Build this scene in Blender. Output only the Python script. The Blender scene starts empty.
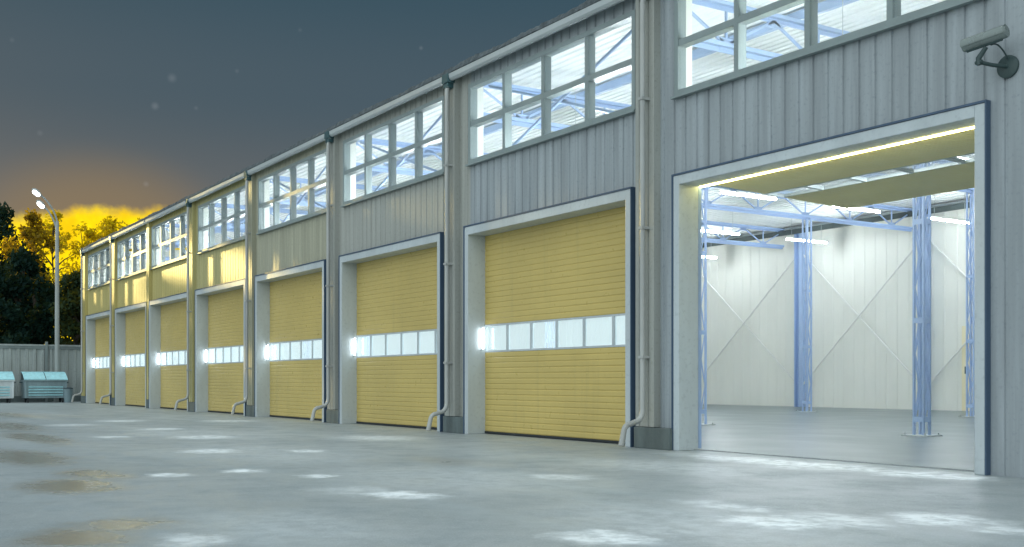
import bpy, math, random
from mathutils import Vector, Matrix
random.seed(7)
R = math.radians
sc = bpy.context.scene
col = sc.collection

# ------------------------------------------------------------------ materials
def mat(name):
    m = bpy.data.materials.new(name); m.use_nodes = True
    nt = m.node_tree
    b = nt.nodes['Principled BSDF']
    return m, nt, b

def N(nt, typ, **kw):
    n = nt.nodes.new(typ)
    for k, v in kw.items():
        setattr(n, k, v)
    return n

def M2(nt, op, a, b=None, c=None, clamp=False):
    n = nt.nodes.new('ShaderNodeMath'); n.operation = op; n.use_clamp = clamp
    for i, v in enumerate((a, b, c)):
        if v is None: continue
        if isinstance(v, (int, float)): n.inputs[i].default_value = v
        else: nt.links.new(v, n.inputs[i])
    return n.outputs[0]

def sstep(nt, v, lo, hi, o0=0.0, o1=1.0):
    n = nt.nodes.new('ShaderNodeMapRange'); n.interpolation_type = 'SMOOTHSTEP'
    nt.links.new(v, n.inputs[0])
    n.inputs[1].default_value = lo; n.inputs[2].default_value = hi
    n.inputs[3].default_value = o0; n.inputs[4].default_value = o1
    return n.outputs[0]

def mixc(nt, fac, a, b, mode='MIX'):
    n = nt.nodes.new('ShaderNodeMix'); n.data_type = 'RGBA'; n.blend_type = mode
    for sock, v in ((n.inputs[0], fac), (n.inputs[6], a), (n.inputs[7], b)):
        if isinstance(v, (int, float)): sock.default_value = v
        elif isinstance(v, tuple): sock.default_value = (*v[:3], 1)
        else: nt.links.new(v, sock)
    return n.outputs[2]

def noise(nt, scale, detail=4, rough=.55, vec=None, stretch=None, dist=0):
    tc = nt.nodes.new('ShaderNodeTexCoord')
    v = tc.outputs['Object'] if vec is None else vec
    if stretch:
        mp = nt.nodes.new('ShaderNodeMapping'); mp.inputs['Scale'].default_value = stretch
        nt.links.new(v, mp.inputs[0]); v = mp.outputs[0]
    n = nt.nodes.new('ShaderNodeTexNoise')
    n.inputs['Scale'].default_value = scale; n.inputs['Detail'].default_value = detail
    n.inputs['Roughness'].default_value = rough; n.inputs['Distortion'].default_value = dist
    nt.links.new(v, n.inputs['Vector'])
    return n.outputs[0]

def paint(name, c, rough=.5, var=.12, scale=1.5, metal=0, stretch=(1, 1, .25), bump=0, spec=.4, dirt=None):
    """coated surface with weather streaks and a little unevenness in gloss"""
    m, nt, b = mat(name)
    n1 = noise(nt, scale, 6, .6, stretch=stretch)
    n2 = noise(nt, scale * 9, 4, .6)
    f = sstep(nt, n1, .3, .75)
    dk = tuple(x * (1 - var) for x in c)
    lt = tuple(min(1, x * (1 + var * .6)) for x in c)
    cc = mixc(nt, f, dk, lt)
    if dirt:
        d = sstep(nt, n2, .52, .72, 0, .5)
        cc = mixc(nt, d, cc, dirt)
    nt.links.new(cc, b.inputs['Base Color'])
    nt.links.new(sstep(nt, n2, .2, .8, max(.05, rough - .12), min(1, rough + .12)), b.inputs['Roughness'])
    b.inputs['Metallic'].default_value = metal
    b.inputs['Specular IOR Level'].default_value = spec
    if bump:
        bp = nt.nodes.new('ShaderNodeBump'); bp.inputs['Strength'].default_value = bump
        bp.inputs['Distance'].default_value = .01
        nt.links.new(n2, bp.inputs['Height']); nt.links.new(bp.outputs[0], b.inputs['Normal'])
    return m

MT = {}
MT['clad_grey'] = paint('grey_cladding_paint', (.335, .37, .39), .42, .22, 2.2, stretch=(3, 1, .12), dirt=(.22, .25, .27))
MT['clad_cream_glow'] = paint('cream_glow_cladding', (.375, .385, .355), .42, .15, 2.2, stretch=(3, 1, .12), dirt=(.26, .27, .23))
MT['clad_glow_pale'] = paint('pale_glow_cladding', (.46, .42, .20), .42, .15, 2.2, stretch=(3, 1, .12), dirt=(.30, .28, .14))
MT['clad_glow_straw'] = paint('straw_glow_cladding', (.40, .395, .30), .42, .2, 2.2, stretch=(3, 1, .12), dirt=(.28, .27, .18))
MT['clad_glow_yellow'] = paint('yellow_glow_cladding', (.50, .43, .17), .42, .15, 2.2, stretch=(3, 1, .12), dirt=(.36, .29, .08))
MT['liner'] = paint('white_liner_sheet', (.77, .785, .73), .5, .06, .8)
MT['wall_in'] = paint('pale_ribbed_wall_sheet', (.76, .77, .71), .6, .04, .8)
MT['ceiling'] = paint('white_ceiling_sheet', (.84, .87, .87), .5, .05, .8)
MT['frame'] = paint('pale_grey_frame_paint', (.50, .55, .57), .38, .12, 1.6, dirt=(.36, .40, .42))
MT['trim_blue'] = paint('dark_blue_trim_paint', (.06, .10, .16), .4, .15, 2)
MT['winframe'] = paint('grey_green_window_paint', (.25, .30, .30), .4, .1, 2)
MT['door'] = paint('yellow_door_paint', (.60, .455, .145), .36, .10, .9, stretch=(.6, 1, 1.0), spec=.5)
_nt = MT['door'].node_tree; _b = _nt.nodes['Principled BSDF']; _src = _b.inputs['Base Color'].links[0].from_socket
_oi = N(_nt, 'ShaderNodeObjectInfo'); _st = noise(_nt, 2.2, 6, .65, stretch=(2.2, 1, .12))
_c = mixc(_nt, M2(_nt, 'MULTIPLY', _oi.outputs['Random'], .28), _src, (.47, .38, .15))
_c = mixc(_nt, sstep(_nt, _st, .52, .72, 0, .35), _c, (.44, .35, .13))
_nt.links.new(_c, _b.inputs['Base Color'])
MT['door_lit'] = paint('lit_yellow_door_paint', (.90, .80, .44), .4, .06, .9, stretch=(.6, 1, 2.0), spec=.4)  # door yellow lightened: light on the raised leaf put into its colour
MT['rubber'] = paint('black_rubber', (.03, .035, .04), .7, .2, 3)
MT['plinth'] = paint('dark_plinth_render', (.12, .15, .15), .75, .25, 4, bump=.4)
MT['blue'] = paint('light_blue_steel_paint', (.35, .47, .70), .4, .04, .5, spec=.5)
MT['galv'] = paint('galvanised_metal', (.48, .52, .53), .42, .08, 1.0, metal=.1)
MT['pipe'] = paint('pale_downpipe_paint', (.40, .41, .395), .38, .14, 3, dirt=(.45, .42, .38))
MT['hopper'] = paint('dark_teal_metal', (.04, .09, .10), .4, .2, 3)
MT['rod'] = paint('white_rod_paint', (.74, .75, .71), .4, .06, 3)
MT['darkbeam'] = paint('dark_green_beam', (.06, .08, .08), .6, .2, 2)
MT['cream'] = paint('cream_door_paint', (.80, .73, .50), .4, .06, 2)
MT['roof'] = paint('bitumen_roof', (.10, .12, .13), .9, .35, 6, stretch=(1, 1, 1), bump=.8, dirt=(.3, .33, .35))
MT['concrete'] = paint('grey_concrete', (.38, .41, .41), .8, .15, 1.2, bump=.4, dirt=(.28, .3, .3))
MT['fence'] = paint('pale_fence_sheet', (.36, .40, .39), .55, .22, 1.4, stretch=(1, 2.5, .3), dirt=(.22, .25, .25))
MT['fence_rail'] = paint('fence_rail_paint', (.20, .24, .24), .5, .2, 2)
MT['pole'] = paint('grey_lamp_pole', (.34, .37, .36), .45, .15, 2)
MT['bin_blue'] = paint('steel_blue_bin_paint', (.24, .33, .36), .45, .2, 3, dirt=(.15, .2, .22))
MT['bin_white'] = paint('white_bin_paint', (.62, .68, .70), .45, .15, 3, dirt=(.4, .43, .44))
MT['lid'] = paint('cyan_lid_plastic', (.34, .66, .72), .4, .15, 5, stretch=(1, 1, 1))
MT['bin_dark'] = paint('dark_bin_metal', (.05, .08, .09), .5, .2, 3)
MT['cam_body'] = paint('camera_housing', (.20, .235, .225), .3, .05, 1, metal=.15, stretch=(1, 1, 1))
MT['cam_dark'] = paint('camera_dark_metal', (.045, .075, .075), .4, .15, 8, stretch=(1, 1, 1))
MT['bark'] = paint('bark', (.06, .05, .035), .9, .3, 6, bump=.8)

def glass(name, tint, emis=0, ecol=(1, 1, 1), trans=.8):
    m, nt, b = mat(name)
    nt.nodes.remove(b)
    out = nt.nodes['Material Output']
    tr = N(nt, 'ShaderNodeBsdfTransparent'); tr.inputs[0].default_value = (*tint, 1)
    gl = N(nt, 'ShaderNodeBsdfGlossy'); gl.inputs['Roughness'].default_value = .04
    fr = N(nt, 'ShaderNodeFresnel'); ge = N(nt, 'ShaderNodeNewGeometry'); nt.links.new(M2(nt, 'SUBTRACT', 1.5, M2(nt, 'MULTIPLY', ge.outputs['Backfacing'], 1.5 - 1 / 1.5)), fr.inputs['IOR'])
    mx = N(nt, 'ShaderNodeMixShader')
    nt.links.new(fr.outputs[0], mx.inputs[0]); nt.links.new(tr.outputs[0], mx.inputs[1]); nt.links.new(gl.outputs[0], mx.inputs[2])
    res = mx.outputs[0]
    if trans < 1:
        tl = N(nt, 'ShaderNodeBsdfTranslucent'); tl.inputs[0].default_value = (.9, .95, .95, 1)
        m3 = N(nt, 'ShaderNodeMixShader'); m3.inputs[0].default_value = 1 - trans
        nt.links.new(res, m3.inputs[1]); nt.links.new(tl.outputs[0], m3.inputs[2]); res = m3.outputs[0]
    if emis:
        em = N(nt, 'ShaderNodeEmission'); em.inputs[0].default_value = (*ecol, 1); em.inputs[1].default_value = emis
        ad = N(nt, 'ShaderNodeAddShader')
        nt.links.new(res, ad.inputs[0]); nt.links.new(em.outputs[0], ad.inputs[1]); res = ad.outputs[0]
    nt.links.new(res, out.inputs['Surface'])
    return m
MT['pane'] = glass('clear_window_glass', (.98, 1.0, 1.0), .0, (.85, .95, 1), .99)
MT['glow_strip_pane'] = glass('glowing_frosted_glass', (.80, .88, .90), .30, (.82, .96, 1), .90)  # hall light put into the glass as a faint glow of its own

def emitter(name, c, s):
    m, nt, b = mat(name)
    b.inputs['Base Color'].default_value = (.8, .8, .8, 1)
    b.inputs['Emission Color'].default_value = (*c, 1)
    b.inputs['Emission Strength'].default_value = s
    return m
MT['tube'] = emitter('lit_fluorescent_tube', (.90, .97, 1.0), 145)
MT['tube_added'] = emitter('added_ceiling_fill_tube', (.90, .97, 1.0), 340)  # for unseen tubes added under the window sills to brighten the ceiling
MT['strip'] = emitter('lit_warm_strip', (1.0, .90, .30), 18)
MT['jamb'] = emitter('added_jamb_glow', (.92, .98, 1.0), 13)
MT['lamp'] = emitter('lit_street_lamp_lens', (.95, 1.0, 1.0), 3.5)

# leaves
def leafmat(name, dark, light, transl):
    m, nt, b = mat(name)
    out = nt.nodes['Material Output']
    n1 = noise(nt, .6, 3); n2 = noise(nt, 5, 2)
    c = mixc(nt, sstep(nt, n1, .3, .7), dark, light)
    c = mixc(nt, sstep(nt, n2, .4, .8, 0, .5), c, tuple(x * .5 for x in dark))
    nt.links.new(c, b.inputs['Base Color']); b.inputs['Roughness'].default_value = .6
    b.inputs['Specular IOR Level'].default_value = .15
    tl = N(nt, 'ShaderNodeBsdfTranslucent'); tl.inputs[0].default_value = (*transl, 1)
    mx = N(nt, 'ShaderNodeMixShader'); mx.inputs[0].default_value = .35
    nt.links.new(b.outputs[0], mx.inputs[1]); nt.links.new(tl.outputs[0], mx.inputs[2])
    nt.links.new(mx.outputs[0], out.inputs['Surface'])
    return m
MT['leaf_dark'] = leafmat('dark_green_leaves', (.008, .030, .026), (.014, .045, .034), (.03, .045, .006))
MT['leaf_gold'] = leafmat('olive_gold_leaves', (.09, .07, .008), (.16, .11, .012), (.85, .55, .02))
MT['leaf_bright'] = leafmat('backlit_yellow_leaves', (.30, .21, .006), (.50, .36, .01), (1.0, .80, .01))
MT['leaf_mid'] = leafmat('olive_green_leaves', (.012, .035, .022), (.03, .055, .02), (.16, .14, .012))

# ground
def ground_mat():
    m, nt, b = mat('frosty_concrete_yard')
    tc = N(nt, 'ShaderNodeTexCoord'); P = tc.outputs['Object']
    nA = noise(nt, .22, 5, .6, P); nB = noise(nt, 1.3, 6, .62, P); nC = noise(nt, 22, 4, .7, P); nD = noise(nt, 5.5, 5, .65, P)
    c = mixc(nt, sstep(nt, nA, .3, .7), (.31, .345, .352), (.395, .425, .43))
    c = mixc(nt, sstep(nt, nB, .45, .75, 0, .5), c, (.165, .205, .225))
    c = mixc(nt, sstep(nt, nC, .4, .8, 0, .35), c, (.40, .45, .47))
    nF = noise(nt, 95, 3, .75, P)
    c = mixc(nt, sstep(nt, nF, .35, .7, 0, .45), c, (.10, .125, .135))
    nG = N(nt, 'ShaderNodeTexVoronoi'); nG.inputs['Scale'].default_value = 42; nt.links.new(P, nG.inputs['Vector'])
    c = mixc(nt, sstep(nt, nG.outputs['Distance'], .12, .42, .38, 0), c, (.52, .56, .58))
    nH = noise(nt, 3.2, 6, .7, P)
    c = mixc(nt, sstep(nt, nH, .52, .66, 0, .35), c, (.17, .205, .215))
    # long tyre-worn bands running along the building
    band = noise(nt, .9, 3, .5, P, stretch=(.09, 1.4, 1))
    c = mixc(nt, sstep(nt, band, .5, .7, 0, .4), c, (.35, .40, .42))
    # distorted position for patch outlines
    nz = N(nt, 'ShaderNodeTexNoise'); nz.inputs['Scale'].default_value = 2.2; nz.inputs['Detail'].default_value = 7; nz.inputs['Roughness'].default_value = .68
    nt.links.new(P, nz.inputs['Vector'])
    vs = N(nt, 'ShaderNodeVectorMath'); vs.operation = 'SUBTRACT'; nt.links.new(nz.outputs['Color'], vs.inputs[0]); vs.inputs[1].default_value = (.5, .5, .5)
    vm = N(nt, 'ShaderNodeVectorMath'); vm.operation = 'SCALE'; nt.links.new(vs.outputs[0], vm.inputs[0]); vm.inputs['Scale'].default_value = .75
    va = N(nt, 'ShaderNodeVectorMath'); va.operation = 'ADD'; nt.links.new(P, va.inputs[0]); nt.links.new(vm.outputs[0], va.inputs[1])
    PD = va.outputs[0]
    def patches(lst):
        acc = None
        for (x, y, rx, ry, amt) in lst:
            s1 = N(nt, 'ShaderNodeVectorMath'); s1.operation = 'SUBTRACT'; nt.links.new(PD, s1.inputs[0]); s1.inputs[1].default_value = (x, y, 0)
            s2 = N(nt, 'ShaderNodeVectorMath'); s2.operation = 'MULTIPLY'; nt.links.new(s1.outputs[0], s2.inputs[0]); s2.inputs[1].default_value = (1 / rx, 1 / ry, 0)
            ln = N(nt, 'ShaderNodeVectorMath'); ln.operation = 'LENGTH'; nt.links.new(s2.outputs[0], ln.inputs[0])
            k = sstep(nt, ln.outputs['Value'], .25, 1.2, amt, 0)
            acc = k if acc is None else M2(nt, 'MAXIMUM', acc, k)
        return acc
    snow_spill = patches(SNOW_SPILL); wet = patches(WET)
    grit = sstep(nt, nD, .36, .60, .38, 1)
    snow_spill_f = M2(nt, 'MULTIPLY', snow_spill, grit)
    c = mixc(nt, M2(nt, 'MULTIPLY', wet, .75), c, (.29, .26, .20))  # puddles tinted tan, the yellow sky's reflection mixed into their colour
    c = mixc(nt, snow_spill_f, c, (.90, .94, .96))
    nt.links.new(c, b.inputs['Base Color'])
    r0 = sstep(nt, nB, .3, .7, .36, .54)
    r1 = M2(nt, 'MULTIPLY', r0, M2(nt, 'SUBTRACT', 1.0, M2(nt, 'MULTIPLY', wet, .72)))
    nt.links.new(r1, b.inputs['Roughness'])
    b.inputs['Specular IOR Level'].default_value = .5
    bp = N(nt, 'ShaderNodeBump'); bp.inputs['Strength'].default_value = .35; bp.inputs['Distance'].default_value = .012
    hh = M2(nt, 'ADD', M2(nt, 'MULTIPLY', nC, .6), M2(nt, 'MULTIPLY', nD, .8))
    hh = M2(nt, 'ADD', hh, M2(nt, 'MULTIPLY', snow_spill_f, 1.2))
    nt.links.new(hh, bp.inputs['Height']); nt.links.new(bp.outputs[0], b.inputs['Normal'])
    return m
# old snow and ice on the yard, plus the open door's light spill painted pale (x, y, half sizes in metres, amount)
SNOW_SPILL = [(-9.9, -.55, 2.5, .5, 1), (-10.5, -5.4, 2.2, 1.3, .22), (-6.2, -5.6, 1.6, 1.2, .25), (-15.5, -5.6, 3, 1.4, .2), (-22, -4.6, 4, 1.5, .2), (-10.2, -2.2, 2.0, .9, .3), (-7.6, -8.2, 1.4, .8, .2), (-16.33, -6.02, 0.73, 0.59, 0.9), (-15.56, -4.82, 0.46, 0.37, 0.9), (-12.41, -7.7, 0.33, 0.26, 0.9), (-12.51, -6.85, 0.35, 0.28, 1), (-11.41, -6.38, 0.28, 0.22, 1), (-9.08, -6.5, 0.49, 0.39, 1), (-9.61, -6.63, 0.66, 0.53, 0.35), (-20.48, -4.86, 0.91, 0.73, 0.8), (-24.4, -4.61, 0.74, 0.59, 0.8), (-29.88, -4.24, 0.97, 0.78, 0.7), (-28.32, -1.81, 1.07, 0.85, 0.6), (-18.39, -2.25, 1.21, 0.97, 0.5), (-9.86, -4.19, 0.52, 0.42, 0.55), (-7.25, -8.96, 0.38, 0.3, 0.65), (-5.88, -6.63, 0.45, 0.36, 1), (-5.97, -6.05, 0.38, 0.31, 0.35), (-5.85, -5.04, 0.56, 0.45, 1), (-5.67, -4.54, 0.52, 0.42, 0.75), (-6.65, -4.62, 0.4, 0.32, 0.6), (-5.3, -3.85, 0.53, 0.42, 0.9), (-4.67, -4.0, 0.36, 0.29, 0.7), (-7.11, -4.64, 0.33, 0.26, 0.4), (-8.02, -0.58, 0.67, 0.54, 0.9), (-7.43, -0.61, 0.41, 0.33, 1), (-9.43, -0.91, 0.68, 0.54, 0.6), (-21.44, -6.36, 0.53, 0.42, 0.7), (-27.8, -5.87, 0.84, 0.67, 0.5)]
WET = [(-16.4, -8.6, 2.2, .6, .9), (-11.7, -8.9, 1.0, .55, 1), (-13.0, -8.4, 1.0, .4, .8), (-7.8, -9.6, .6, .45, 1), (-22, -7.6, 3, .5, .8), (-28, -7.2, 4, .7, .7),
       (-8.3, -9.2, .5, .4, .8), (-38, -6, 5, .8, .6), (-12.5, -4.0, 1.2, .5, .35), (-5.0, -7.4, .7, .5, .45)]
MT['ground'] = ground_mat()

def floor_mat():
    m, nt, b = mat('polished_teal_floor')
    n1 = noise(nt, .5, 5, .6, stretch=(.25, 2.5, 1)); n2 = noise(nt, .8, 4)
    c = mixc(nt, sstep(nt, n1, .3, .7), (.12, .152, .155), (.15, .185, .185))
    nt.links.new(c, b.inputs['Base Color'])
    nt.links.new(sstep(nt, n2, .2, .8, .30, .36), b.inputs['Roughness'])
    return m
MT['floor'] = floor_mat()

# ------------------------------------------------------------------ mesh builder
class MB:
    def __init__(s): s.v = []; s.f = []; s.mi = []
    def add(s, vs, fs, mi=0):
        o = len(s.v); s.v += [tuple(v) for v in vs]; s.f += [tuple(i + o for i in f) for f in fs]; s.mi += [mi] * len(fs); return s
    def box(s, x0, x1, y0, y1, z0, z1, mi=0):
        vs = [(x, y, z) for z in (z0, z1) for y in (y0, y1) for x in (x0, x1)]
        return s.add(vs, [(0, 2, 3, 1), (4, 5, 7, 6), (0, 1, 5, 4), (2, 6, 7, 3), (0, 4, 6, 2), (1, 3, 7, 5)], mi)
    def bar(s, a, b, w, h=None, mi=0):
        h = h or w; a = Vector(a); b = Vector(b); d = (b - a).normalized()
        up = Vector((0, 0, 1)) if abs(d.z) < .95 else Vector((1, 0, 0))
        u = d.cross(up).normalized(); v = u.cross(d).normalized()
        vs = [p + u * (i * w / 2) + v * (j * h / 2) for p in (a, b) for i, j in ((-1, -1), (1, -1), (1, 1), (-1, 1))]
        return s.add(vs, [(0, 3, 2, 1), (4, 5, 6, 7), (0, 1, 5, 4), (1, 2, 6, 5), (2, 3, 7, 6), (3, 0, 4, 7)], mi)
    def tube(s, pts, r, n=12, cap=True, mi=0):
        pts = [Vector(p) for p in pts]; rs = r if isinstance(r, (list, tuple)) else [r] * len(pts)
        rings = []; pu = None
        for i, p in enumerate(pts):
            d = (pts[min(i + 1, len(pts) - 1)] - pts[max(i - 1, 0)]).normalized()
            if pu is None:
                up = Vector((0, 0, 1)) if abs(d.z) < .9 else Vector((1, 0, 0)); u = d.cross(up).normalized()
            else:
                u = (pu - d * pu.dot(d)).normalized()
            v = d.cross(u); pu = u
            rings.append([p + (u * math.cos(2 * math.pi * k / n) + v * math.sin(2 * math.pi * k / n)) * rs[i] for k in range(n)])
        vs = [q for rg in rings for q in rg]; fs = []
        for i in range(len(pts) - 1):
            for k in range(n):
                a = i * n + k; b2 = i * n + (k + 1) % n
                fs.append((a, b2, b2 + n, a + n))
        if cap: fs += [tuple(range(n))[::-1], tuple((len(pts) - 1) * n + k for k in range(n))]
        return s.add(vs, fs, mi)
    def build(s, name, mats, parent=None, base=(0, 0, 0), smooth=False, bevel=0):
        me = bpy.data.meshes.new(name); me.from_pydata(s.v, [], s.f)
        for m in (mats if isinstance(mats, (list, tuple)) else [mats]): me.materials.append(MT[m])
        me.polygons.foreach_set('material_index', s.mi)
        if smooth: me.polygons.foreach_set('use_smooth', [True] * len(s.f))
        me.update()
        o = bpy.data.objects.new(name, me); col.objects.link(o)
        if parent: o.parent = parent; o.location = base
        if smooth:
            md = o.modifiers.new('es', 'EDGE_SPLIT'); md.split_angle = R(40)
        if bevel:
            md = o.modifiers.new('bv', 'BEVEL'); md.width = bevel; md.segments = 2; md.limit_method = 'ANGLE'; md.angle_limit = R(50)
        return o

def tag(o, label=None, cat=None, group=None, kind=None):
    for k, v in (('label', label), ('category', cat), ('group', group), ('kind', kind)):
        if v: o[k] = v
    return o
def empty(name, loc, rz=0):
    o = bpy.data.objects.new(name, None); col.objects.link(o); o.location = loc; o.rotation_euler = (0, 0, rz); o.empty_display_size = .2
    return o
def copy_tree(o, parent=None):
    c = o.copy(); col.objects.link(c); c.parent = parent
    for ch in list(o.children): copy_tree(ch, c)
    return c

# ------------------------------------------------------------------ setting
g = MB(); g.add([(-600, -600, 0), (600, -600, 0), (600, 600, 0), (-600, 600, 0)], [(0, 1, 2, 3)])
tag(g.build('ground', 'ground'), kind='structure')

# ------------------------------------------------------------------ warehouse
XL, XR = -55.6, -.6          # ends of the building
DEPTH = 22.6
ZE = 7.22                    # eave
L = [-54.5, -48.63, -43.05, -37.05, -31.13, -25.05, -18.93, -12.73]
Rr = [-49.56, -43.5, -37.9, -32.02, -26.02, -19.94, -13.69, -7.49]
NB = 8
FL = MB(); FL.add([(XL + .1, .32, .012), (XR - .1, .32, .012), (XR - .1, DEPTH, .012), (XL + .1, DEPTH, .012)], [(0, 1, 2, 3)])
tag(FL.build('floor', 'floor'), kind='structure')

WB = (-31, 11, 0)
wh = empty('warehouse', WB)
tag(wh, 'long low industrial warehouse with a row of yellow sectional doors, one raised', 'warehouse')
OFF = (-WB[0], -WB[1], -WB[2])
def part(mb, name, m, parent=None, **kw):
    if parent is None or parent is wh: return mb.build(name, m, wh, OFF, **kw)
    return mb.build(name, m, parent, (0, 0, 0), **kw)

PITCH = .25
def clad(mb, x0, x1, z0, z1, y, mi=0, depth=.02, pitch=PITCH):
    """vertical trapezoid sheet; ribs on a common grid"""
    prof = [(0, 0), (.19, 0), (.200, 1), (.228, 1), (.24, 0)]
    pts = []
    k = math.floor(x0 / pitch) - 1
    while k * pitch < x1:
        for px, q in prof:
            pts.append((k * pitch + px * pitch / .25, q))
        k += 1
    def at(x):
        for (a, qa), (b, qb) in zip(pts, pts[1:]):
            if a <= x <= b: return qa + (qb - qa) * ((x - a) / max(1e-6, b - a))
        return 0
    ins = [(x0, at(x0))] + [(p, q) for p, q in pts if x0 + 1e-4 < p < x1 - 1e-4] + [(x1, at(x1))]
    vs = [(x, y - q * depth * -1, z0) for x, q in ins] + [(x, y - q * depth * -1, z1) for x, q in ins]
    n = len(ins)
    mb.add(vs, [(i, i + 1, i + 1 + n, i + n) for i in range(n - 1)], mi)

bay_glow_paint = ['clad_glow_yellow'] * 3 + ['clad_glow_pale', 'clad_glow_straw', 'clad_cream_glow', 'clad_grey', 'clad_grey']  # far bays graded warm: sunset glow put into the cladding colour
ZD, ZW0, ZW1 = 4.10, 5.36, 6.96
# wall panels: over the door, over the window
for i in range(NB):
    a, b = L[i], Rr[i]
    w = MB()
    dp_ = .010 if i < 5 else .02
    clad(w, a, b, ZD - .05, ZW0, 0, depth=dp_)
    clad(w, a, b, ZW1, ZE, 0, depth=dp_)
    w.box(a + .002, b - .002, .04, .30, ZD - .02, ZW0 - .01, 1)
    w.box(a + .002, b - .002, .04, .30, ZW1 + .01, ZE, 1)
    part(w, 'wall_panel', [bay_glow_paint[i], 'liner'])
# piers between the bays, with a raised pilaster
edges = [(XL, L[0])] + [(Rr[i], L[i + 1]) for i in range(NB - 1)]
pier_glow_paint = ['clad_glow_yellow'] * 3 + ['clad_glow_pale', 'clad_glow_straw', 'clad_cream_glow', 'clad_cream_glow', 'clad_grey']
PX = []
PIPE = [-54.95, -48.98, -43.27, -37.56, -31.58, -25.53, -19.48, -13.27]
for i, (a, b) in enumerate(edges):
    w = MB()
    pl, pr = max(a + .03, PIPE[i] - .30), PIPE[i] + .15
    if i == 0: pl = XL
    PX.append((pl, pr))
    clad(w, pr + .0, b + .0, .0, ZE, 0)
    if i: clad(w, a, pl, .0, ZE, 0)
    w.box(a, b, .04, .30, 0, ZE, 1)
    part(w, 'pier', [pier_glow_paint[i], 'liner'])
    p = MB()
    y0 = -.13
    clad(p, pl, pr, .34, ZE, y0, depth=.02, pitch=.21)
    p.add([(pr, y0, .34), (pr, .035, .34), (pr, .035, ZE), (pr, y0, ZE)], [(0, 1, 2, 3)])
    p.add([(pl, y0, .34), (pl, .035, .34), (pl, .035, ZE), (pl, y0, ZE)], [(3, 2, 1, 0)])
    part(p, 'pilaster', ['clad_cream_glow' if i > 5 else pier_glow_paint[i]])
    q = MB(); q.box(pl - .02, b - .005, y0 - .02, .036, 0, .33)
    part(q, 'plinth', 'plinth', bevel=.01)
# plain wall to the right of the raised door
w = MB(); clad(w, Rr[7], XR, 0, ZE, 0)
w.box(Rr[7], XR, .04, .30, 0, ZE, 1)
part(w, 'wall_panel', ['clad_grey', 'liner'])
# end walls, back wall
for x0, x1 in ((XL, XL + .15), (XR - .15, XR)):
    w = MB()
    w.add([(x, y, z) for x in (x0, x1) for y, z in ((.30, 0), (DEPTH + .3, 0), (DEPTH + .3, ZE), (11.4, 8.3), (.30, ZE))],
          [(4, 3, 2, 1, 0), (5, 6, 7, 8, 9), (0, 1, 6, 5), (1, 2, 7, 6), (2, 3, 8, 7), (3, 4, 9, 8), (4, 0, 5, 9)])
    part(w, 'end_wall', 'liner')
w = MB(); w.box(XL + .15, XR - .15, DEPTH + .05, DEPTH + .3, 0, ZE)
pts = []
x = XL + .15
while x < XR - .2:
    pts += [(x, 0), (x + .40, 0), (x + .42, .025), (x + .46, .025), (x + .48, 0)]; x += .5
n = len(pts)
w.add([(px, DEPTH + .04 - q * .5, 0) for px, q in pts] + [(px, DEPTH + .04 - q * .5, ZE) for px, q in pts], [(k, k + n, k + 1 + n, k + 1) for k in range(n - 1)])
part(w, 'back_wall', 'wall_in')
# roof: ribbed underside, bitumen top with a rough edge
w = MB(); pts = []
def roof_z(y): return 7.34 + (.95 * y / 11.3 if y <= 11.3 else .95 * (22.6 - y) / 11.3)
y = .0
while y < DEPTH + .3:
    for dy, q in ((0, 0), (.14, 0), (.165, .04), (.225, .04)):
        pts.append((y + dy, roof_z(y + dy) + q))
    y += .25
n = len(pts)
w.add([(XL, py, pz) for py, pz in pts] + [(XR, py, pz) for py, pz in pts], [(k, k + n, k + 1 + n, k + 1) for k in range(n - 1)])
part(w, 'roof_deck', 'ceiling')
w = MB(); rows = []
x = XL - .1; xs = []
while x < XR + .1: xs.append(x); x += .09
def lump(x, k): return .02 * math.sin(x * 2.1 + k) * math.sin(x * .77 + 2 * k) + random.uniform(-.012, .012)
for x in xs:
    h_ = lump(x, 0)
    rows.append([(x, -.13, 7.26), (x, -.17 + random.uniform(-.015, .015), 7.31), (x, -.15 + random.uniform(-.02, .02), 7.40 + h_), (x, .02, 7.44 + h_), (x, .5, 7.47),
                 (x, 11.3, 8.42), (x, 22.95, 7.45), (x, 22.95, 7.30)])
k = 8
w.add([p for r_ in rows for p in r_], [(i * k + j, (i + 1) * k + j, (i + 1) * k + j + 1, i * k + j + 1) for i in range(len(rows) - 1) for j in range(k - 1)])
part(w, 'roof', 'roof', smooth=False)
w = MB(); w.box(XL, XR, -.10, .02, 7.2, 7.33); w.box(XL, XR, .02, .46, ZE + .002, 7.33); w.box(XL, XR, DEPTH - .1, DEPTH + .3, ZE + .002, 7.3)
part(w, 'fascia', 'frame')

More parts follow.
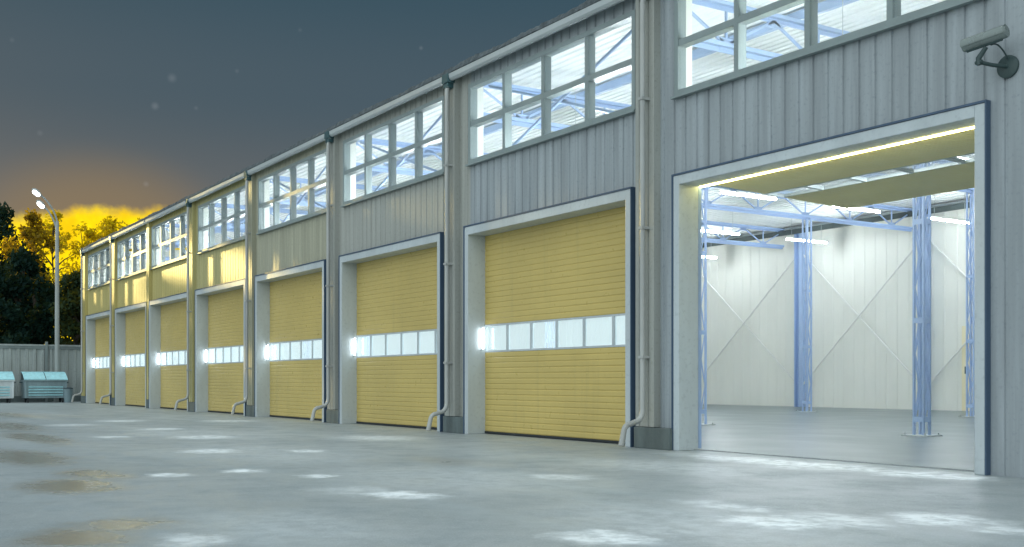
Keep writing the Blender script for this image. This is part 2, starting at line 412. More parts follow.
# gutters and downpipes
pipex = PIPE
ends = pipex + [XR]
for i in range(len(ends) - 1):
    a, b = ends[i] + .1, ends[i + 1] - .1
    w = MB(); sec = [(-.11, 7.235), (-.125, 7.15), (-.16, 7.11), (-.21, 7.11), (-.25, 7.15), (-.262, 7.235), (-.25, 7.24), (-.2, 7.16), (-.16, 7.15), (-.12, 7.235)]
    m_ = len(sec)
    w.add([(a, y, z) for y, z in sec] + [(b, y, z) for y, z in sec], [(j, j + 1, j + 1 + m_, j + m_) for j in range(m_ - 1)] + [tuple(range(m_)), tuple(range(m_, 2 * m_))[::-1]])
    part(w, 'gutter', 'galv')
for i, x in enumerate(pipex):
    if i == 2: continue
    w = MB()
    yy = -.235
    P = [(x, -.19, 7.08), (x, yy, 6.9), (x, yy, 4), (x, yy, .62)]
    for t in range(1, 9):
        a = t / 8 * math.pi / 2
        P.append((x + .02 * t / 8, yy - .16 * (1 - math.cos(a)), .62 - .2 * math.sin(a)))
    P.append((x + .03, yy - .26, .39))
    for t in range(1, 8):
        a = t / 7 * math.pi / 2 * .85
        P.append((x + .03, yy - .26 - .13 * math.sin(a), .39 - .12 * (1 - math.cos(a))))
    P.append((x + .03, yy - .44, .06))
    w.tube(P, [.043] * (len(P) - 1) + [.048], 14)
    dp = part(w, 'downpipe', 'pipe', smooth=True)
    w = MB(); w.box(x - .12, x + .12, -.29, -.105, 7.07, 7.25); w.box(x - .09, x + .09, -.27, -.12, 6.98, 7.07)
    part(w, 'hopper', 'hopper', dp, bevel=.01)
    for z in (1.4, 3.4, 5.4):
        w = MB(); w.box(x - .055, x + .055, yy - .05, -.13, z, z + .04); part(w, 'pipe_clip', 'pipe', dp)

# door frames
JW = .13; ZO = 3.94
for i in range(NB):
    a, b = L[i], Rr[i]
    f = MB(); yf, yb = (-.08 if i == 7 else -.14), .31
    ZD, ZO = (4.15, 4.01) if i == 7 else (4.10, 3.94)
    f.box(a, a + JW, yf, yb, 0, ZD); f.box(b - JW, b, yf, yb, 0, ZD); f.box(a + JW, b - JW, yf, yb, ZO, ZD)
    fr = part(f, 'door_frame', 'frame', bevel=.008)
    t = MB()
    t.box(a - .03, b + .022, yf - .012, -.003, ZD + .002, ZD + .028)
    t.box(b + .002, b + .022, yf - .004, -.003, 0.002, ZD + .002)
    t.box(a - .03, a - .002, yf - .012, -.003, 0.002, ZD + .002)
    part(t, 'edge_trim', 'trim_blue', fr)
    if i < 7:  # lamp added at each closed door to make the bright spot on the jamb
        s = MB()
        s.box(a + JW + .001, a + JW + .012, .155, .185, 1.66, 2.13)
        for z in (1.66, 2.11): s.box(a + JW + .008, a + JW + .10, .16, .18, z + .001, z + .018)
        jl = part(s, 'added_jamb_lamp', 'frame', fr)
        s = MB(); s.tube([(a + JW + .085, .17, 1.69), (a + JW + .085, .17, 2.10)], .017, 8)
        part(s, 'added_glow_tube', 'jamb', jl)
    if i == 7:
        s = MB(); s.box(a + JW, b - JW, .22, .32, .001, .02)
        part(s, 'threshold', 'concrete', fr)
        s = MB(); s.box(a + JW + .01, b - JW - .01, .325, .36, ZO - .012, ZO + .012)
        part(s, 'strip_light', 'strip', fr)

# sectional doors
def slats(mb, x0, x1, z0, z1, yf, thick=.05, pitch=.105, vert=True, ybase=0, zbase=0):
    n = max(1, round((z1 - z0) / pitch)); p = (z1 - z0) / n
    prof = []
    for k in range(n):
        z = z0 + k * p
        prof += [(z, .010), (z + p * .08, .004), (z + p * .2, 0), (z + p * .8, 0), (z + p * .92, .004), (z + p * .999, .010)]
    vs = []; m_ = len(prof)
    for x in (x0, x1):
        for z, q in prof: vs.append((x, yf + q, z))
        for z in (z1, z0): vs.append((x, yf + thick, z))
    m2 = m_ + 2
    mb.add(vs, [(j, (j + 1) % m2, (j + 1) % m2 + m2, j + m2)[::-1] for j in range(m2)] + [tuple(range(m2)), tuple(range(m2, 2 * m2))[::-1]])

ZS0, ZS1 = 1.62, 2.17
ZD, ZO = 4.10, 3.94
def door_meshes(a, b, yf):
    body = MB()
    slats(body, a, b, .05, ZS0, yf); slats(body, a, b, ZS1, ZO + .12, yf)
    n = 6; wv = (b - a) / n
    bars = MB()
    e = .03
    bars.box(a, b, yf - .002, yf + .045, ZS0, ZS0 + .035); bars.box(a, b, yf - .002, yf + .045, ZS1 - .035, ZS1)
    for k in range(n + 1):
        x0 = max(a, a + k * wv - e); x1 = min(b, a + k * wv + e)
        bars.box(x0, x1, yf - .004, yf + .047, ZS0 + .035, ZS1 - .035)
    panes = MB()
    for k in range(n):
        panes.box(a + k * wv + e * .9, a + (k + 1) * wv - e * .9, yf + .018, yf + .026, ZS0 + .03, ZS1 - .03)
    seal = MB(); seal.box(a, b, yf - .01, yf + .06, .013, .05)
    return body, bars, panes, seal
for i in range(7):
    a, b = L[i] + JW - .01, Rr[i] - JW + .01
    body, bars, panes, seal = door_meshes(a, b, .26)
    d = part(body, 'sectional_door', 'door')
    part(bars, 'window_strip', 'frame', d); part(panes, 'pane', 'glow_strip_pane', d); part(seal, 'bottom_seal', 'rubber', d)
# raised door: the same leaf rolled in flat under the ceiling
a, b = L[7] + JW + .02, Rr[7] - JW - .02
body, bars, panes, seal = door_meshes(a, b, 0)
ztop = ZO + .12; ZH = 4.07; Y0 = .40
def lay(mb):
    # outside face turns down, bottom edge of the leaf towards the opening
    mb.v = [(x, Y0 + (z - .013) * .80, ZH + y - (z - .013) * .03) for x, y, z in mb.v]
    return mb
d = part(lay(body), 'sectional_door', 'door_lit'); d['label'] = 'yellow door leaf raised flat overhead'
part(lay(bars), 'window_strip', 'frame', d); part(lay(panes), 'pane', 'pane', d); part(lay(seal), 'bottom_seal', 'rubber', d)
for x in (a - .09, b + .03):
    tr = MB(); tr.box(x, x + .05, Y0, Y0 + 3.6, ZH - .02, ZH + .06); tr.box(x, x + .05, .33, .39, .02, ZH - .02)
    part(tr, 'door_track', 'blue', wh)

# windows
for i in range(NB):
    a, b = L[i] - .02, Rr[i] + .0
    f = MB(); y0, y1 = -.045, .12; W = .085
    f.box(a, b, y0, y1, ZW0, ZW0 + W); f.box(a, b, y0, y1, ZW1 - W, ZW1)
    f.box(a, a + W, y0, y1, ZW0 + W, ZW1 - W); f.box(b - W, b, y0, y1, ZW0 + W, ZW1 - W)
    zm = (ZW0 + ZW1) / 2
    f.box(a + W, b - W, y0 + .015, y1, zm - .05, zm + .05)
    cw = (b - a) / 4
    for k in (1, 2, 3):
        xm = a + k * cw
        f.box(xm - .045, xm + .045, y0 + .01, y1 + .002, ZW0 + W, zm - .05); f.box(xm - .045, xm + .045, y0 + .01, y1 + .002, zm + .05, ZW1 - W)
    f.box(a - .03, b + .03, y0 - .05, y0 + .03, ZW0 - .035, ZW0 - .001)
    wn = part(f, 'window', 'winframe')
    p = MB()
    for k in range(4):
        for z0, z1 in ((ZW0 + W, zm - .05), (zm + .05, ZW1 - W)):
            p.box(a + k * cw + .04, a + (k + 1) * cw - .04, -.018, -.012, z0 - .005, z1 + .005)
    part(p, 'pane', 'pane', wn)
    # white inner lining of the opening
    r_ = MB()
    r_.box(a - .1, a + .0, y1 + .003, .31, ZW0 - .02, ZW1 + .02); part(r_, 'reveal', 'liner', wn); r_ = MB(); r_.box(b - .0, b + .1, y1 + .003, .31, ZW0 - .02, ZW1 + .02)
    part(r_, 'reveal', 'liner', wn)

# steel inside: lattice columns, trusses, bracing
def lattice(mb, x, y, z0, z1, sx=.25, sy=.22):
    cs = .042
    for ix in (-1, 1):
        for iy in (-1, 1):
            cx, cy = x + ix * (sx - cs) / 2, y + iy * (sy - cs) / 2
            mb.box(cx - cs / 2, cx + cs / 2, cy - cs / 2, cy + cs / 2, z0, z1)
    zz = z0 + .3; step = .62; k = 0
    while zz + step < z1:
        sgn = 1 if k % 2 == 0 else -1
        for iy in (-1, 1):
            yy = y + iy * (sy / 2 - .012)
            mb.bar((x - sgn * (sx / 2 - .05), yy, zz), (x + sgn * (sx / 2 - .05), yy, zz + step), .022, .014)
        for ix in (-1, 1):
            xx = x + ix * (sx / 2 - .012)
            mb.bar((xx, y - sgn * (sy / 2 - .05), zz), (xx, y + sgn * (sy / 2 - .05), zz + step), .014, .022)
        if k % 3 == 0:
            mb.box(x - sx / 2 + .01, x + sx / 2 - .01, y - sy / 2 - .006, y - sy / 2 + .012, zz - .05, zz + .05)
            mb.box(x + sx / 2 - .012, x + sx / 2 + .006, y - sy / 2 + .01, y + sy / 2 - .01, zz - .05, zz + .05)
        zz += step; k += 1
lines = [-55.9, -49.7, -43.85, -37.95, -31.95, -25.7, -19.5, -13.35, -6.6]
for i, x in enumerate(lines):
    for y in (6.6, 17.0):
        if i < 4 and y > 10: continue
        m_ = MB(); lattice(m_, x, y, .03, 6.5)
        c_ = part(m_, 'lattice_column', 'blue')
        bp = MB(); bp.box(x - .27, x + .27, y - .25, y + .25, .013, .035)
        for ix in (-1, 1):
            for iy in (-1, 1): bp.tube([(x + ix * .22, y + iy * .2, .035), (x + ix * .22, y + iy * .2, .075)], .016, 6)
        part(bp, 'base_plate', 'galv', c_)
backx = [-55.9, -49.7, -43.5, -37.4, -31.05, -25.2, -19.5, -13.35, -6.6]
for i, x in enumerate(backx):
    if i < 3: continue
    m_ = MB()
    for sx in (-.13, .11): m_.box(x + sx, x + sx + .03, DEPTH - .35, DEPTH, .013, 7.1)
    m_.box(x - .10, x + .11, DEPTH - .2, DEPTH - .17, .013, 7.1)
    part(m_, 'wall_column', 'blue')
for i in range(3, len(backx) - 1):
    a, b = backx[i] + .15, backx[i + 1] - .15
    m_ = MB(); yy = DEPTH - .12
    m_.tube([(a, yy, 6.1), (b, yy, .9)], .032, 8); m_.tube([(a, yy - .03, .9), (b, yy - .03, 6.1)], .032, 8)
    part(m_, 'brace_rod', 'rod')
for x in lines:
    m_ = MB()
    zb, zt = 6.52, 7.2; ya, yb = .5, DEPTH - .2
    for z, hgt in ((zb, .13), (zt, .11)):
        m_.box(x - .10, x + .10, ya, yb, z - .008, z + .008); m_.box(x - .012, x + .012, ya, yb, z - hgt / 2 - .02, z + hgt / 2 + .02)
        m_.box(x - .10, x - .085, ya, yb, z + .008, z + hgt / 2); m_.box(x + .085, x + .10, ya, yb, z + .008, z + hgt / 2)
    n = 10; st = (yb - ya) / n
    for k in range(n):
        y0 = ya + k * st
        m_.bar((x, y0, zt - .05), (x, y0 + st / 2, zb + .05), .04); m_.bar((x, y0 + st / 2, zb + .05), (x, y0 + st, zt - .05), .04)
        m_.bar((x, y0 + st / 2, zb), (x, y0 + st / 2, zt), .035)
        m_.box(x - .02, x + .02, y0 + st / 2 - .16, y0 + st / 2 + .16, zb - .05, zb + .16)
        m_.box(x - .02, x + .02, y0 - .14 if k else y0, y0 + .14, zt - .16, zt + .05)
    part(m_, 'roof_truss', 'blue')
# purlin pair under the roof near the window wall, wall bracing behind the windows
for y, z in ((3.6, 7.40), (7.4, 7.72), (15.2, 7.72)):
    m_ = MB(); m_.box(XL + .2, XR - .2, y - .05, y + .05, z, z + .16); part(m_, 'purlin', 'blue')
for i in (4, 5, 6):
    m_ = MB(); a, b = L[i] + .1, Rr[i] - .1
    m_.tube([(a, .32, ZW0 - .1), (b, .32, ZW1)], .03, 8)
    m_.tube([(a, .38, ZW1), (b, .38, ZW0 - .1)], .03, 8)
    part(m_, 'brace_rod', 'blue')
m_ = MB(); m_.box(-46, -23.2, DEPTH - .45, DEPTH - .36, 6.95, 7.14)
part(m_, 'wall_beam', 'darkbeam')
m_ = MB(); m_.box(-23.75, -22.75, DEPTH - .06, DEPTH - .01, .02, 2.95)
d = part(m_, 'door', 'cream', bevel=.01); d['label'] = 'narrow cream door in the back wall'
m_ = MB(); m_.box(-23.6, -23.56, DEPTH - .11, DEPTH - .06, 1.3, 1.55); part(m_, 'handle', 'bin_dark', d)

# ------------------------------------------------------------------ tubes of light
def make_tube(tm='tube'):
    root = empty('fluorescent_tube', (0, 0, 0))
    h_ = MB(); h_.box(-.012, .012, -1.12, 1.12, .04, .075); h_.box(-.03, .03, -1.14, -1.09, -.02, .035); h_.box(-.03, .03, 1.09, 1.14, -.02, .035)
    h_.build('housing', 'rod', root)
    t_ = MB(); t_.tube([(0, -1.09, 0), (0, 1.09, 0)], .028, 10); t_.build('tube', tm, root, smooth=True)
    w_ = MB()
    for y in (-.8, .8): w_.tube([(0, y, .085), (0, y, 1.0)], .006, 5)
    w_.build('suspension_wire', 'galv', root)
    return root
tube0 = make_tube(); tube1 = make_tube('tube_added'); used = set()
TG = 'fluorescent tubes hanging in the hall'
named = {(-23.0, 1): 'lit tube on the right, between the foreground lattice column and the one beside the cream door',
         }
mids = [-52.8, -46.8, -41.0, -35.2, -29.1, -22.9, -16.4, -10.2]
for i, x in enumerate(mids):
    for j, y in enumerate((1.55, 7.0, 11.55, 16.1, 20.7)):
        if i < 3 and j > 1: continue
        pr_ = tube1 if j == 0 else tube0
        o = pr_ if pr_.name not in used else copy_tree(pr_); used.add(pr_.name)
        o.location = (x, y, 6.35) if j else (x, 1.55, 5.3)
        lab = 'white fluorescent tube hung high in the hall behind the upper windows' if j else 'unseen tube added below the upper window sill to brighten the ceiling'
        if i == 5 and j == 2: lab = 'lit tube hanging before the nearest blue truss, at its left end by the door jamb'
        if i == 5 and j == 3: lab = 'lit tube hanging before the nearest blue truss, just left of the foreground column'
        if i == 5 and j == 4: lab = 'lit tube right of the foreground lattice column, below the dark wall beam'
        if i == 4 and j == 3: lab = 'short looking lit tube under the second blue truss, close to the left jamb'
        if i == 4 and j == 4: lab = 'lit tube crossing in front of the middle lattice column, against the back wall'
        if i == 3 and j == 4: lab = 'lowest and farthest lit tube, a small stroke beside the left jamb'
        tag(o, lab, 'lamp', TG)

# ------------------------------------------------------------------ security camera
def cctv():
    root = empty('security_camera', (-7.25, 0, 4.50))
    tag(root, 'grey bullet security camera bracketed to the wall above the raised door', 'camera')
    C = Vector((-.08, -.33, .27)); ax = Vector((-1, -.12, -.10)).normalized()
    pl = MB(); pl.tube([(0, .0, 0), (0, -.03, 0), (0, -.04, 0)], [.125, .125, .10], 28); pl.build('wall_plate', 'cam_dark', root, smooth=True)
    ar = MB(); ar.tube([(0, -.03, 0), (-.05, -.2, -.0), (-.13, -.345, .03)], .022, 12); ar.tube([(-.13, -.345, -.0), (-.135, -.345, .07), C + Vector((.03, 0, -.09))], [.03, .03, .024], 12)
    ar.tube([(-.17, -.345, .03), (-.09, -.345, .03)], .02, 10)
    ar.build('bracket', 'cam_dark', root, smooth=True)
    cb = MB(); q = []
    for t in range(13):
        s_ = t / 12; q.append((.02 * (1 - s_) - .0 * s_, -.03 - .29 * s_, .07 + .17 * math.sin(s_ * math.pi * .62) - .04 * s_ + 0 * s_))
    cb.tube(q, .009, 8); cb.build('cable', 'cam_dark', root, smooth=True)
    up = Vector((0, 0, 1)); u = ax.cross(up).normalized(); v = u.cross(ax).normalized()
    bd = MB(); h2 = .26
    bd.tube([C - ax * h2, C - ax * (h2 - .015), C + ax * (h2 - .03), C + ax * (h2 - .03)], [.06, .068, .068, .055], 32)
    bd.build('housing', 'cam_body', root, smooth=True)
    # sun shield: half tube over the housing, longer at the front
    sh = MB(); rr, n = .077, 18
    vs = []
    for p, r2 in ((C - ax * .25, rr), (C + ax * .235, rr), (C + ax * .235, rr - .007), (C - ax * .25, rr - .007)):
        for k in range(n + 1):
            a = R(-20) + R(220) * k / n
            vs.append(p + (u * math.cos(a) + v * math.sin(a)) * r2)
    fs = []
    for j in range(4):
        for k in range(n):
            A = j * (n + 1) + k; B = ((j + 1) % 4) * (n + 1) + k
            fs.append((A, A + 1, B + 1, B))
    sh.add(vs, fs); sh.build('sun_shield', 'cam_body', root, smooth=True)
    ln = MB(); ln.tube([C + ax * (h2 - .04), C + ax * (h2 - .022)], [.048, .042], 24); ln.build('lens', 'rubber', root, smooth=True)
    st = MB()
    st.tube([C - ax * .20 - v * .066, C + ax * .2 - v * .066], .02, 8); st.build('mounting_rail', 'cam_dark', root, smooth=True)
cctv()

# ------------------------------------------------------------------ fence, lamp, bins
fx = -59.2
fe = empty('metal_fence', (fx, 0, 0)); tag(fe, 'pale ribbed sheet fence behind the waste containers', 'fence')
w = MB(); pts = []; y = -46.0
while y < 30:
    pts += [(y, 0), (y + .2, 0), (y + .23, .045), (y + .35, .045)]; y += .38
n = len(pts)
w.add([(q, py, .12) for py, q in pts] + [(q, py, 2.68) for py, q in pts] + [(q - .02, py, 2.68) for py, q in pts] + [(q - .02, py, .12) for py, q in pts],
      [(k + n * r_, k + 1 + n * r_, k + 1 + n * (r_ + 1), k + n * (r_ + 1)) for r_ in range(3) for k in range(n - 1)])
w.build('sheet_panel', 'fence', fe)
w = MB(); w.box(-.06, .09, -46, 30, 2.80, 2.88); w.build('cap_rail', 'fence', fe)
w = MB(); w.box(-.05, .07, -46, 30, 2.66, 2.80); w.build('top_rail', 'fence_rail', fe)
w = MB(); w.box(-.08, .10, -46, 30, 0, .30); w.build('kerb', 'plinth', fe)
for y in [-1.1 + k * 4.2 for k in range(-10, 8)]:
    w = MB(); w.box(.05, .17, y - .06, y + .06, 0, 3.02); w.build('post', 'fence_rail', fe, bevel=.01)

lp = empty('street_lamp', (-58.4, -.72, 0)); tag(lp, 'tall grey street lamp with two lit heads behind the blue container', 'street lamp')
w = MB(); w.tube([(0, 0, 0), (0, 0, .5), (0, 0, 1.0), (0, 0, 9.0)], [.16, .15, .12, .085], 16); w.tube([(0, 0, 0), (0, 0, .03)], .24, 16); w.build('pole', 'pole', lp, smooth=True)
for (ex, ey, ez, zst) in ((.15, -.78, 10.2, 8.95), (-.1, -.55, 9.65, 8.4)):
    w = MB(); q = []
    for t in range(15):
        s_ = t / 14
        q.append((ex * s_ ** 1.6, ey * s_ ** 1.5, zst + (ez - zst) * (1 - (1 - s_) ** 1.25)))
    w.tube(q, .042, 10); arm = w.build('arm', 'pole', lp, smooth=True)
    d_ = (Vector(q[-1]) - Vector(q[-3])).normalized(); e = Vector(q[-1])
    w = MB(); w.tube([e - d_ * .05, e + d_ * .06, e + d_ * .2, e + d_ * .4, e + d_ * .5], [.05, .09, .14, .12, .04], 14)
    w.v = [(a_, b_, c_ + .0) for a_, b_, c_ in w.v]; w.build('lamp_head', 'pole', arm, smooth=True)
    w = MB(); lo = e + d_ * .28 + Vector((.06, 0, -.08)); w.tube([lo - d_ * .2, lo - d_ * .12, lo + d_ * .12, lo + d_ * .2], [.05, .11, .11, .05], 14); w.build('lens', 'lamp', arm, smooth=True)

def dumpster(loc, bodymat, label):
    root = empty('waste_container', loc); tag(root, label, 'waste container', 'waste containers by the fence')
    Wd = .95
    b_ = MB()
    # tapered shell
    prof = [(-.42, .22), (.46, .22), (.52, 1.10), (-.50, 1.10)]
    vs = [(x, yy * (1 if z < .5 else 1.03), z) for yy in (-Wd, Wd) for x, z in prof]
    b_.add(vs, [(3, 2, 1, 0), (4, 5, 6, 7), (0, 1, 5, 4), (1, 2, 6, 5), (3, 0, 4, 7), (2, 3, 7, 6)])
    b_.box(.50, .58, -Wd * 1.05, Wd * 1.05, 1.04, 1.12); b_.box(-.56, -.48, -Wd * 1.05, Wd * 1.05, 1.04, 1.12)
    for yy in (-Wd * 1.0, Wd * .92): b_.box(.50, .56, yy, yy + .08, .24, 1.04)
    b_.build('body', bodymat, root, bevel=.012)
    for k in range(4):
        z = .34 + k * .13
        r_ = MB(); r_.box(.485, .53 + .0 * k, -Wd * .82, Wd * .82, z, z + .055); r_.build('rib', 'lid', root, bevel=.01)
    for s_ in (-1, 1):
        l_ = MB()
        y0, y1 = (.02, Wd * 1.04) if s_ > 0 else (-Wd * 1.04, -.02)
        vs = []
        for yy in (y0, y1):
            for t in range(7):
                q = t / 6
                vs.append((.58 - 1.08 * q, yy, 1.13 + .38 * math.sin(q * math.pi / 2 * 1.1)))
        l_.add(vs + [(x, y, z - .03) for x, y, z in vs], [(t, t + 1, t + 8, t + 7) for t in range(6)] + [(t + 14, t + 21, t + 22, t + 15) for t in range(6)] +
               [(t, t + 14, t + 15, t + 1) for t in range(6)] + [(t + 7, t + 8, t + 22, t + 21) for t in range(6)] + [(0, 7, 21, 14), (6, 20, 27, 13)])
        l_.build('lid', 'lid', root)
        e_ = MB(); e_.add([(x, Wd * 1.0 * s_, z) for x, z in ((.5, 1.1), (-.5, 1.1), (-.5, 1.5), (-.1, 1.42), (.3, 1.28))] + [(x, Wd * 1.02 * s_, z) for x, z in ((.5, 1.1), (-.5, 1.1), (-.5, 1.5), (-.1, 1.42), (.3, 1.28))],
               [(0, 1, 2, 3, 4), (9, 8, 7, 6, 5)] + [(k, (k + 1) % 5, (k + 1) % 5 + 5, k + 5) for k in range(5)])
        e_.build('end_panel', 'bin_dark', root)
        t_ = MB(); t_.tube([(.0, Wd * 1.03 * s_, .98), (.0, Wd * 1.17 * s_, .98)], .035, 10); t_.build('lifting_pin', 'bin_dark', root)
        for x in (-.33, .38):
            w_ = MB(); w_.tube([(x, (Wd - .16) * s_ - .03, .1), (x, (Wd - .16) * s_ + .03, .1)], .1, 16); w_.box(x - .04, x + .04, (Wd - .16) * s_ - .045, (Wd - .16) * s_ + .045, .12, .24)
            w_.build('wheel', 'rubber', root)
    return root
dumpster((-57.6, -1.46, 0), 'bin_blue', 'steel blue four-wheeled waste container with cyan lids, beside the barrel bin')
dumpster((-57.6, -3.85, 0), 'bin_white', 'white four-wheeled waste container with cyan lids, cut by the left edge')
tb = empty('litter_bin', (-57.2, -.44, 0)); tag(tb, 'small round grey litter bin between blue container and building corner', 'litter bin')
w = MB(); w.tube([(0, 0, 0), (0, 0, .04), (0, 0, .62), (0, 0, .66)], [.17, .18, .23, .245], 20); w.build('drum', 'bin_blue', tb, smooth=True)
w = MB(); w.tube([(0, 0, .66), (0, 0, .70), (0, 0, .76)], [.25, .25, .10], 20); w.build('lid', 'bin_dark', tb, smooth=True)

# ------------------------------------------------------------------ trees
def tree(loc, H, rad, zlo, nleaf, leaf, label, size=.34, clumps=26, sparse=False, kindname='tree'):
    root = empty(kindname, loc); tag(root, label, 'tree', 'trees beyond the fence')
    rnd = random.Random(hash(loc) % 9999)
    t_ = MB(); top = H * .82
    pts = [(rnd.uniform(-.12, .12) * k, rnd.uniform(-.12, .12) * k, top * k / 5) for k in range(6)]
    t_.tube(pts, [max(.03, .24 * (1 - k / 5.6)) for k in range(6)], 9)
    cl = []
    for k in range(clumps):
        q = rnd.random(); z = zlo + (H - zlo) * (q ** .85)
        fz = (z - zlo) / (H - zlo)
        rr = rad * (math.sin(math.pi * min(1, .22 + fz * .78)) ** .7) * (rnd.uniform(.25, 1.0) ** .6)
        a = rnd.uniform(0, 2 * math.pi)
        c_ = Vector((rr * math.cos(a), rr * math.sin(a), z)); cl.append((c_, rnd.uniform(.55, 1.05) * rad * .42))
        zb = max(.8, min(top * .95, z - rr * .8)); kk = zb / top * 5; i0 = min(4, int(kk)); p0 = Vector(pts[i0]).lerp(Vector(pts[i0 + 1]), kk - i0)
        t_.tube([p0, p0.lerp(c_, .5) + Vector((0, 0, .15)), c_], [.07, .045, .015], 6)
    t_.build('trunk', 'bark', root, smooth=True)
    lf = MB()
    per = nleaf // clumps
    for c_, cr in cl:
        for _ in range(per):
            d_ = Vector((rnd.gauss(0, 1), rnd.gauss(0, 1), rnd.gauss(0, .8)))
            d_ = d_.normalized() * cr * (rnd.random() ** .45)
            p = c_ + d_
            s_ = size * rnd.uniform(.5, 1.2)
            u = Vector((rnd.gauss(0, 1), rnd.gauss(0, 1), rnd.gauss(0, 1))).normalized(); v = u.orthogonal().normalized()
            lf.add([p - u * s_ * .5, p + v * s_ * .3, p + u * s_ * .55, p - v * s_ * .3], [(0, 1, 2, 3)])
    lf.build('crown', leaf, root)
    return root
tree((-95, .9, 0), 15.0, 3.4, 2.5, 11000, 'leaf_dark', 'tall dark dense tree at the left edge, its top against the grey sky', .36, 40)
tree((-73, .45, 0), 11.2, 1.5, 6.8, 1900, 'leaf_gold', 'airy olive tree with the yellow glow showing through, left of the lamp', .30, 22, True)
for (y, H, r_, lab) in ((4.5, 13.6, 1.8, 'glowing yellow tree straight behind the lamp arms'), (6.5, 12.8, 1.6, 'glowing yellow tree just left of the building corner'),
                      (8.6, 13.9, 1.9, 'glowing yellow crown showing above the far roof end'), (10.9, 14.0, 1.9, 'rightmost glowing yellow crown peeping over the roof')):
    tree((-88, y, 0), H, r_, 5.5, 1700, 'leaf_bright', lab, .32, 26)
spots = [(-70, -.5, 8.2, 2.0, 1.5, 6000, 'leaf_dark', 'dark bushy tree low over the fence, under the airy crown'),
         (-68, 2.3, 7.0, 1.9, 1.2, 6000, 'leaf_mid', 'dark green tree over the fence just left of the lamp pole'),
         (-74, 4.2, 8.3, 2.0, 1.2, 5000, 'leaf_mid', 'dark green tree between the lamp pole and the building corner'),
         (-80, 1.5, 8.8, 2.6, 1.0, 7000, 'leaf_dark', 'broad dark tree farthest back behind the airy crown'),
         (-67, 4.6, 6.2, 1.8, .9, 5000, 'leaf_dark', 'lowest dark tree close against the building corner'),
         (-68, -2.6, 7.2, 1.9, 1.0, 5000, 'leaf_dark', 'dark bushy tree over the white container at the left edge')]
for (x, y, H, r_, zl, nl, lf_, lab) in spots: tree((x, y, 0), H, r_, zl, nl, lf_, lab, .36, 34)
# further along the fence, outside the frame on the left: unseen trees added to shade the near bays
for k, y in enumerate((-6.4, -9.2, -12.2, -15.0)):
    tree((-74 - (k % 2) * 2, y, 0), 21, 3.0, 1.5, 10000, 'leaf_dark', 'unseen tall dark tree left of the frame, added to shade the near bays', .6, 60)

# ------------------------------------------------------------------ world
SUN_AZ = math.atan2(-math.sin(R(5.5)), -math.cos(R(5.5)))   # direction TO the sun: along -x, a little out from the wall
SUN_EL = R(9)
wd = bpy.data.worlds.new('World'); sc.world = wd; wd.use_nodes = True
nt = wd.node_tree
bg = nt.nodes['Background']; outw = nt.nodes['World Output']
sky = N(nt, 'ShaderNodeTexSky'); sky.sky_type = 'NISHITA'; sky.sun_disc = False
sky.sun_elevation = SUN_EL; sky.sun_rotation = math.pi / 2 - SUN_AZ
sky.air_density = 1.5; sky.dust_density = 2
nt.links.new(sky.outputs[0], bg.inputs[0]); bg.inputs[1].default_value = .0012
tc = N(nt, 'ShaderNodeTexCoord'); D = tc.outputs['Generated']
sep = N(nt, 'ShaderNodeSeparateXYZ'); nt.links.new(D, sep.inputs[0])
vx, vy, vz = sep.outputs
ramp = N(nt, 'ShaderNodeValToRGB'); nt.links.new(vz, ramp.inputs[0])
cr = ramp.color_ramp; cr.interpolation = 'EASE'
cr.elements[0].position = 0; cr.elements[0].color = (.15, .145, .14, 1)
cr.elements[1].position = .36; cr.elements[1].color = (.036, .080, .112, 1)
e = cr.elements.new(.14); e.color = (.118, .130, .138, 1)
e = cr.elements.new(.25); e.color = (.062, .099, .128, 1)
base = ramp.outputs[0]
# glow round the place where the sun went down
G = Vector((-1.0445, .222, .20)).normalized()
dt = N(nt, 'ShaderNodeVectorMath'); dt.operation = 'DOT_PRODUCT'; dsq = N(nt, 'ShaderNodeVectorMath'); dsq.operation = 'MULTIPLY'; nt.links.new(D, dsq.inputs[0]); dsq.inputs[1].default_value = (1, 1, 1.55)
dnm = N(nt, 'ShaderNodeVectorMath'); dnm.operation = 'NORMALIZE'; nt.links.new(dsq.outputs[0], dnm.inputs[0]); nt.links.new(dnm.outputs[0], dt.inputs[0]); dt.inputs[1].default_value = G
gl = sstep(nt, dt.outputs['Value'], .9905, .9995)
gl2 = M2(nt, 'POWER', gl, 1.6)
base = mixc(nt, M2(nt, 'MULTIPLY', gl2, .36), base, (.40, .24, .06))
# low bank of yellow cloud
nz = noise(nt, 11, 6, .55, D); nz2 = noise(nt, 34, 4, .6, D)
edge = M2(nt, 'ADD', M2(nt, 'MULTIPLY', nz, .085), M2(nt, 'MULTIPLY', nz2, .022))
hgt = M2(nt, 'SUBTRACT', M2(nt, 'ADD', vz, 0), edge)
bank = sstep(nt, hgt, .080, .098, 1, 0)
gh = Vector((-1.0445, .222, 0)).normalized()
dth = N(nt, 'ShaderNodeVectorMath'); dth.operation = 'DOT_PRODUCT'; nt.links.new(D, dth.inputs[0]); dth.inputs[1].default_value = gh
azw = sstep(nt, dth.outputs['Value'], .972, .992)
bank = M2(nt, 'MULTIPLY', bank, azw)
bcol = mixc(nt, sstep(nt, noise(nt, 16, 5, .6, D), .35, .65), (1.0, .62, .0), (1.3, .98, .0))
base = mixc(nt, bank, base, bcol)
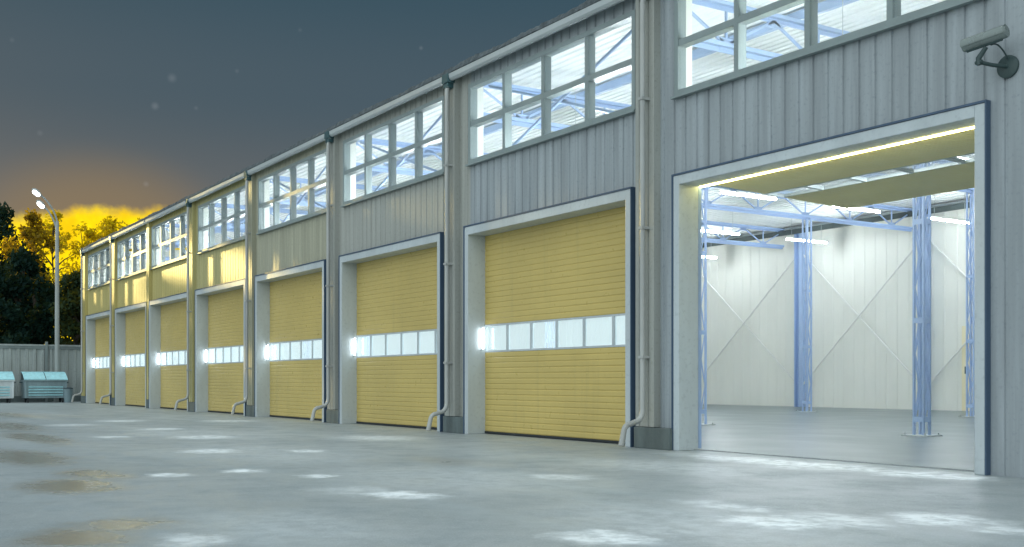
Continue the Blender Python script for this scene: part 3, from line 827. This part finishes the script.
# faint specks
import random as _r
rs = _r.Random(3)
FWD = Vector((-.843, .538, 0)); RT = Vector((.538, .843, 0))
for (px, py, rad_, amt) in ((172, 78, .0040, .10), (155, 106, .0035, .12), (237, 71, .002, .06), (421, 48, .002, .10), (146, 184, .0026, .10), (196, 108, .002, .06), (40, 133, .0026, .06), (12, 40, .0022, .05), (300, 30, .002, .05)):
    dv = (FWD + RT * ((px - 512) / 1100) + Vector((0, 0, (381 - py) / 1100))).normalized()
    q = N(nt, 'ShaderNodeVectorMath'); q.operation = 'DISTANCE'; nt.links.new(D, q.inputs[0]); q.inputs[1].default_value = dv
    base = mixc(nt, sstep(nt, q.outputs['Value'], 0, rad_ * 1.3, amt * .6, 0), base, (.8, .85, .9))
# the brighter half of the sky: overhead and behind the viewer
bk = sstep(nt, M2(nt, 'SUBTRACT', M2(nt, 'MULTIPLY', vx, .6), M2(nt, 'MULTIPLY', vy, .8)), -.3, .6)
zn = sstep(nt, vz, .5, .98)
br = M2(nt, 'MAXIMUM', bk, zn)
base = mixc(nt, br, base, (1.24, 1.42, 1.48))
bg2 = N(nt, 'ShaderNodeBackground'); nt.links.new(base, bg2.inputs[0]); bg2.inputs[1].default_value = 1.0
ad = N(nt, 'ShaderNodeAddShader'); nt.links.new(bg.outputs[0], ad.inputs[0]); nt.links.new(bg2.outputs[0], ad.inputs[1])
nt.links.new(ad.outputs[0], outw.inputs['Surface'])

sl = bpy.data.lights.new('sun', 'SUN'); sl.energy = 3.6; sl.angle = R(.8); sl.color = (1, .76, .26)
so = bpy.data.objects.new('sun', sl); col.objects.link(so)
dirv = Vector((math.cos(SUN_EL) * math.cos(SUN_AZ), math.cos(SUN_EL) * math.sin(SUN_AZ), math.sin(SUN_EL)))
so.rotation_euler = dirv.to_track_quat('Z', 'Y').to_euler(); so.location = (-40, -20, 20)

# ------------------------------------------------------------------ camera
f_px = 1100; th = math.atan(702 / f_px)
cd = bpy.data.cameras.new('camera'); cam = bpy.data.objects.new('camera', cd); col.objects.link(cam)
cam.location = (0, -11.1, 1.05)
cd.sensor_width = 36; cd.lens = 36 * f_px / 1024
cd.shift_y = (381 - 273.5) / 1024
fwd = Vector((-math.cos(th), math.sin(th), 0))
cam.rotation_euler = fwd.to_track_quat('-Z', 'Y').to_euler()
cd.clip_start = .05; cd.clip_end = 3000
sc.camera = cam

vs_ = sc.view_settings; vs_.view_transform = 'Standard'; vs_.look = 'None'; vs_.exposure = 0; vs_.gamma = 1; vs_.use_curve_mapping = False
sc.render.engine = 'CYCLES'
cy = sc.cycles
cy.use_denoising = True
cy.max_bounces = 7; cy.diffuse_bounces = 4; cy.glossy_bounces = 3; cy.transparent_max_bounces = 16; cy.transmission_bounces = 4
cy.caustics_reflective = False; cy.caustics_refractive = False
cy.sample_clamp_indirect = 8
cy.use_light_tree = True
